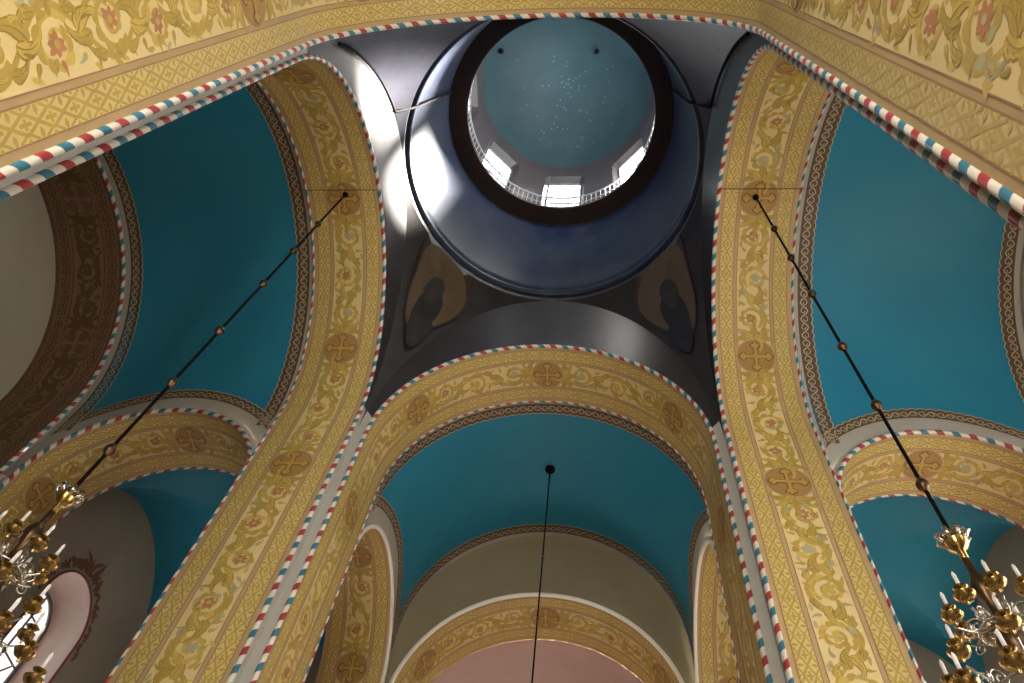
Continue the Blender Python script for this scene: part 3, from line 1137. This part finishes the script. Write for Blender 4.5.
for k in range(8):
    c = PI / 4 * k + PI / 2
    ro_ = RU + .22
    g = MB()
    q = [(ro_ * math.cos(c + s_ * GH * 1.0), ro_ * math.sin(c + s_ * GH * 1.0)) for s_ in (-1, 1)]
    g.face([(*q[0], WZ0 - .05), (*q[1], WZ0 - .05), (*q[1], WZ1 + .05), (*q[0], WZ1 + .05)])
    wo = stru(g, 'window_%d' % (k + 1), 'pane_dome_sun' if math.cos(c) > .5 else 'pane_dome', 'bright daylight window in the wall above the gallery', False)
    wo['group'] = 'windows above the gallery'
    fb = MB()
    ri_ = ro_ - .05
    for s_ in (-1, -.33, .33, 1):
        a = c + s_ * GH * .98
        fb.tube([(ri_ * math.cos(a), ri_ * math.sin(a), WZ0), (ri_ * math.cos(a), ri_ * math.sin(a), WZ1)], 0.018 if abs(s_) < 1 else .03, 6)
    for zz in np.linspace(WZ0, WZ1, 6):
        fb.tube([(ri_ * math.cos(c + s_ * GH * .98), ri_ * math.sin(c + s_ * GH * .98), float(zz)) for s_ in (-1, 1)], 0.016, 6)
    fb.build('window_frame', 'bar', wo)
# --- dome
mb = MB()
rows = []
for i in range(33):
    e = PI / 2 * i / 32
    rows.append([(RU * math.cos(e) * math.cos(2 * PI * j / NS), RU * math.cos(e) * math.sin(2 * PI * j / NS), ZT + RU * .98 * math.sin(e)) for j in range(NS)])
k0 = 5
mb.grid(rows[:k0 + 1], 1, closed=True)
mb.grid(rows[k0:], 0, closed=True)
dome = stru(mb, 'ceiling_dome', ['dome', 'dome_wall'], 'turquoise dome with small gold stars')
star = MB()
pts = [(.034 * (1 if i % 2 == 0 else .42) * math.cos(PI * i / 5), .034 * (1 if i % 2 == 0 else .42) * math.sin(PI * i / 5)) for i in range(10)]
k_ = len(star.v)
star.face([(x, y, 0) for x, y in pts])
star_me = star.mesh('star', 'star', False)
rg = random.Random(5)
for k in range(64):
    az = rg.gauss(PI / 2, .45) if k < 44 else rg.uniform(0, 2 * PI)
    e = math.radians(rg.uniform(34, 86))
    d = Vector((math.cos(e) * math.cos(az), math.cos(e) * math.sin(az), math.sin(e) * .98))
    o = link('star', star_me, dome)
    o.location = d * (RU - .02) + Vector((0, 0, ZT))
    o.rotation_mode = 'QUATERNION'
    o.rotation_quaternion = d.to_track_quat('Z', 'Y')
# --- gallery railing
rr = RI + .10
root = bpy.data.objects.new('gallery_railing', None)
col.objects.link(root)
root.location = (0, 0, ZI + .16)
root['label'] = 'thin metal railing around the gallery ring under the dome windows'
root['category'] = 'railing'
for z, r in ((.92, .022), (.45, .012), (.12, .012)):
    mb = MB()
    mb.tube([(rr * math.cos(2 * PI * k / 96), rr * math.sin(2 * PI * k / 96), z) for k in range(97)], r, 6, cap=False)
    mb.build('rail', 'rail', root)
mb = MB()
mb.tube([(0, 0, 0), (0, 0, .92)], .011, 6)
bal = mb.mesh('baluster', 'rail')
for k in range(112):
    o = link('baluster', bal, root)
    a = 2 * PI * k / 112
    o.location = (rr * math.cos(a), rr * math.sin(a), 0)

# --- two small black fittings under the dome
for (x, y, z, lb) in ((-.73 * S, -.308 * S, 8.644 * S + EYE, 'small black hook fitting on the turquoise dome, low above the sunlit drum side'), (.31 * S, -.23 * S, 8.94 * S + EYE, 'small black hook fitting on the turquoise dome, the one near its crown')):
    mb = MB()
    mb.lathe([(0.0, .02), (.03, .0), (.035, -.08), (.075, -.13), (.085, -.20), (.04, -.26), (0, -.27)], n=10)
    o = mb.build('ceiling_hook', 'iron', None, True, lb, 'hook')
    if z > ZT:
        d = Vector((x, y, (z - ZT) / .98)).normalized() * (RU - .01)
        o.location = (d.x, d.y, ZT + d.z * .98)
    else:
        o.location = (x, y, z)

# --- cables along the pendentive edges and up the drum
for sx, lb in ((-1, 'black cable running up the silvery side of the drum'), (1, 'black cable running up the deep blue side of the drum')):
    pts = []
    for i in range(16):
        y = -0.93 * PW + (0.93 - .40) * PW * i / 15
        e = math.sqrt(1 - (y / PW) ** 2)
        pts.append((sx * (W - .05), y, ZSF + PH * e - .03))
    a0, a1 = math.radians(-157), math.radians(-165)
    for i in range(12):
        f = i / 11
        a = a0 + (a1 - a0) * f
        z = ZB + .1 + (ZO - ZB - .1) * f
        r = RB - .13 + (RO - RB + .06) * f
        x, y = r * math.cos(a), r * math.sin(a)
        pts.append((x if sx < 0 else -x, y, z))
    mb = MB()
    mb.tube(pts, 0.026, 6)
    mb.build('cable', 'iron', drum, True, lb)

# ------------------------------------------------------------------ chandeliers
def lathe_mesh(name, prof, m_, n=14):
    mb = MB()
    mb.lathe(prof, n=n)
    return mb.mesh(name, m_)


cup_me = lathe_mesh('drip_cup', [(0, -.140), (.008, -.136), (.013, -.120), (.006, -.110), (.026, -.103), (.056, -.088), (.071, -.064), (.074, -.057), (.066, -.053), (.03, -.050), (.016, -.045), (.012, -.034), (.021, -.029), (.012, -.023), (.018, -.014), (.040, -.004), (.050, .007), (.046, .010), (.02, .004), (0, .004)], 'brass', 16)
cup_me.set_sharp_from_angle(angle=math.radians(40))
candle_me = lathe_mesh('candle', [(.0, .0), (.0125, .0), (.0125, .105), (.014, .110), (.012, .128), (.006, .146), (0, .155)], 'candle', 10)


def arm_mesh(r, rise):
    """S-scroll arm from the stem out to radius r, ending below the cup"""
    mb = MB()
    pts, ws = [], []
    for i in range(19):
        t = i / 18
        x = 0.04 + (r - 0.04) * t
        z = -0.16 - rise * math.sin(PI * t) * 0.9 - (1 - t) * 0.02
        pts.append((x, 0, z))
        ws.append(.011 - .003 * t)
    mb.tube(pts, ws, 6)
    for (cx, cz, rad, a0, tn, sg) in ((r * .55, -.12 - rise * .75, .07, -.5, 1.4, 1), (r * .82, -.20 - rise * .4, .05, 2.0, 1.3, -1), (r * .3, -.22 - rise * .5, .06, 1.0, 1.2, 1)):
        sp = []
        for i in range(20):
            t = i / 19
            a = a0 + sg * tn * 2 * PI * t
            q = rad * (1 - .75 * t)
            sp.append((cx + q * math.cos(a), 0, cz + q * math.sin(a)))
        mb.tube(sp, .0065, 5)
    # leaf
    mb.lathe([(0, 0), (.02, .02), (.012, .06), (0, .08)], (r * .72, 0, -.16 - rise * .7), 6)
    return mb.mesh('candle_arm', 'silver')


TIERS = ((8, .27, 5.604 - .155, 30, .05), (8, .46, 5.156 - .155, 15, .10), (16, .73, 4.736 - .155, 7.5, .16))
ARM_ME = [arm_mesh(r, rise) for n, r, z, ph, rise in TIERS]
rod_z = [12.42, 11.06, 9.897, 8.748 + 1.6, 7.41 + 1.6]
BEADS = [3.95, 3.545, 3.13, 2.65, 2.238, 1.82]
ball_me = lathe_mesh('rod_joint', [(0, -.085), (.022, -.08), (.026, -.055), (.044, -.038), (.052, -.015), (.052, .015), (.044, .038), (.026, .055), (.022, .08), (0, .085)], 'bronze', 12)


def chandelier(x, y, zt, tiers_phase, label):
    root = bpy.data.objects.new('chandelier', None)
    col.objects.link(root)
    root.location = (x, y, 0)
    root['label'] = label
    root['category'] = 'chandelier'
    root['group'] = 'chandeliers under the side crossing arches'
    mb = MB()
    mb.tube([(0, 0, 6.12), (0, 0, zt)], .017, 8)
    mb.build('rod', 'iron', root)
    for b in BEADS:
        o = link('rod_joint', ball_me, root)
        o.location = (0, 0, b * S + EYE)
    mb = MB()
    mb.lathe([(0, .02), (.055, .0), (.05, -.03), (.03, -.06), (.022, -.10), (0, -.11)], (0, 0, zt), 12)
    mb.build('ceiling_rose', 'iron', root)
    mb = MB()
    mb.lathe([(0, 0), (.02, .01), (.04, -.02), (.06, -.04), (.078, -.08), (.086, -.12), (.092, -.125), (.086, -.135), (.078, -.17), (.05, -.205), (.028, -.22), (.026, -.30), (0, -.32)], (0, 0, 6.16), 18)
    crown = mb.build('crown_cup', 'brass', root)
    for k in range(8):
        mb = MB()
        a = k * PI / 4
        pts = []
        for i in range(12):
            t = i / 11
            q = .05 * (1 - .6 * t)
            b_ = 1.5 * 2 * PI * t
            d = .075 + q * math.cos(b_)
            pts.append((d * math.cos(a), d * math.sin(a), 6.08 + q * math.sin(b_)))
        mb.tube(pts, .016, 6)
        mb.build('crown_scroll', 'silver', crown)
    mb = MB()
    mb.lathe([(.0, 5.86), (.028, 5.86), (.028, 5.72), (.05, 5.68), (.075, 5.60), (.06, 5.53), (.03, 5.48), (.03, 5.30), (.06, 5.25), (.10, 5.15), (.09, 5.05), (.035, 4.98), (.035, 4.80), (.08, 4.74), (.14, 4.60), (.12, 4.45), (.05, 4.36), (.03, 4.25), (.06, 4.18), (.05, 4.08), (0, 4.04)], n=16)
    mb.build('stem', 'bronze', root)
    for ti, (n, r, z, ph, rise) in enumerate(TIERS):
        mb = MB()
        mb.tube([(r * .62 * math.cos(2 * PI * k / 48), r * .62 * math.sin(2 * PI * k / 48), z - .19 - rise * .55) for k in range(49)], .009, 6, cap=False)
        mb.build('hoop', 'silver', root)
        for k in range(n):
            a = math.radians(ph + tiers_phase + 360 / n * k)
            arm = link('candle_arm', ARM_ME[ti], root)
            arm.location = (0, 0, z)
            arm.rotation_euler = (0, 0, a)
            for nm, me in (('drip_cup', cup_me), ('candle', candle_me)):
                o = link(nm, me, arm)
                o.location = (r, 0, 0)
    return root


ZCR = ZS + R0 * 1.0199
chandelier(1.287 * S, -.006 * S, ZCR - .01, 0, 'brass candle chandelier hanging from the arch to the bright turquoise arm')
chandelier(-1.29 * S, -.028 * S, ZCR - .01, -10, 'brass candle chandelier hanging from the arch before the dark window bay')
# thin iron tie bars where the rods are hung
for sx, lb in ((-1, 'thin iron tie bar under the arch of the dark arm'), (1, 'thin iron tie bar under the arch of the bright arm')):
    mb = MB()
    mb.tube([(sx * (W - .02), -.19, ZCR - .10), (sx * (W + .4826 * S + .02), -.19, ZCR - .10)], .006, 6)
    mb.build('tie_bar', 'iron', None, True, lb, 'tie bar')
# rod in the front arm
zt = ZSF + RV * 1.0652
mb = MB()
root = bpy.data.objects.new('hanging_rod', None)
col.objects.link(root)
root.location = (.01 * S, 2.17 * S, 0)
root['label'] = 'long thin black rod hanging from the vault before the apse'
root['category'] = 'rod'
mb.tube([(0, 0, 3.0), (0, 0, zt)], .014, 8)
mb.build('rod_shaft', 'iron', root)
mb = MB()
mb.lathe([(0, .0), (.10, .0), (.11, -.05), (.08, -.10), (.03, -.13), (.02, -.16), (0, -.17)], (0, 0, zt), 14)
mb.build('ceiling_rose', 'iron', root)
for b in (11.6, 10.2, 8.9, 7.7):
    o = link('rod_joint', ball_me, root)
    o.location = (0, 0, b)
    o.scale = (.6, .6, .6)
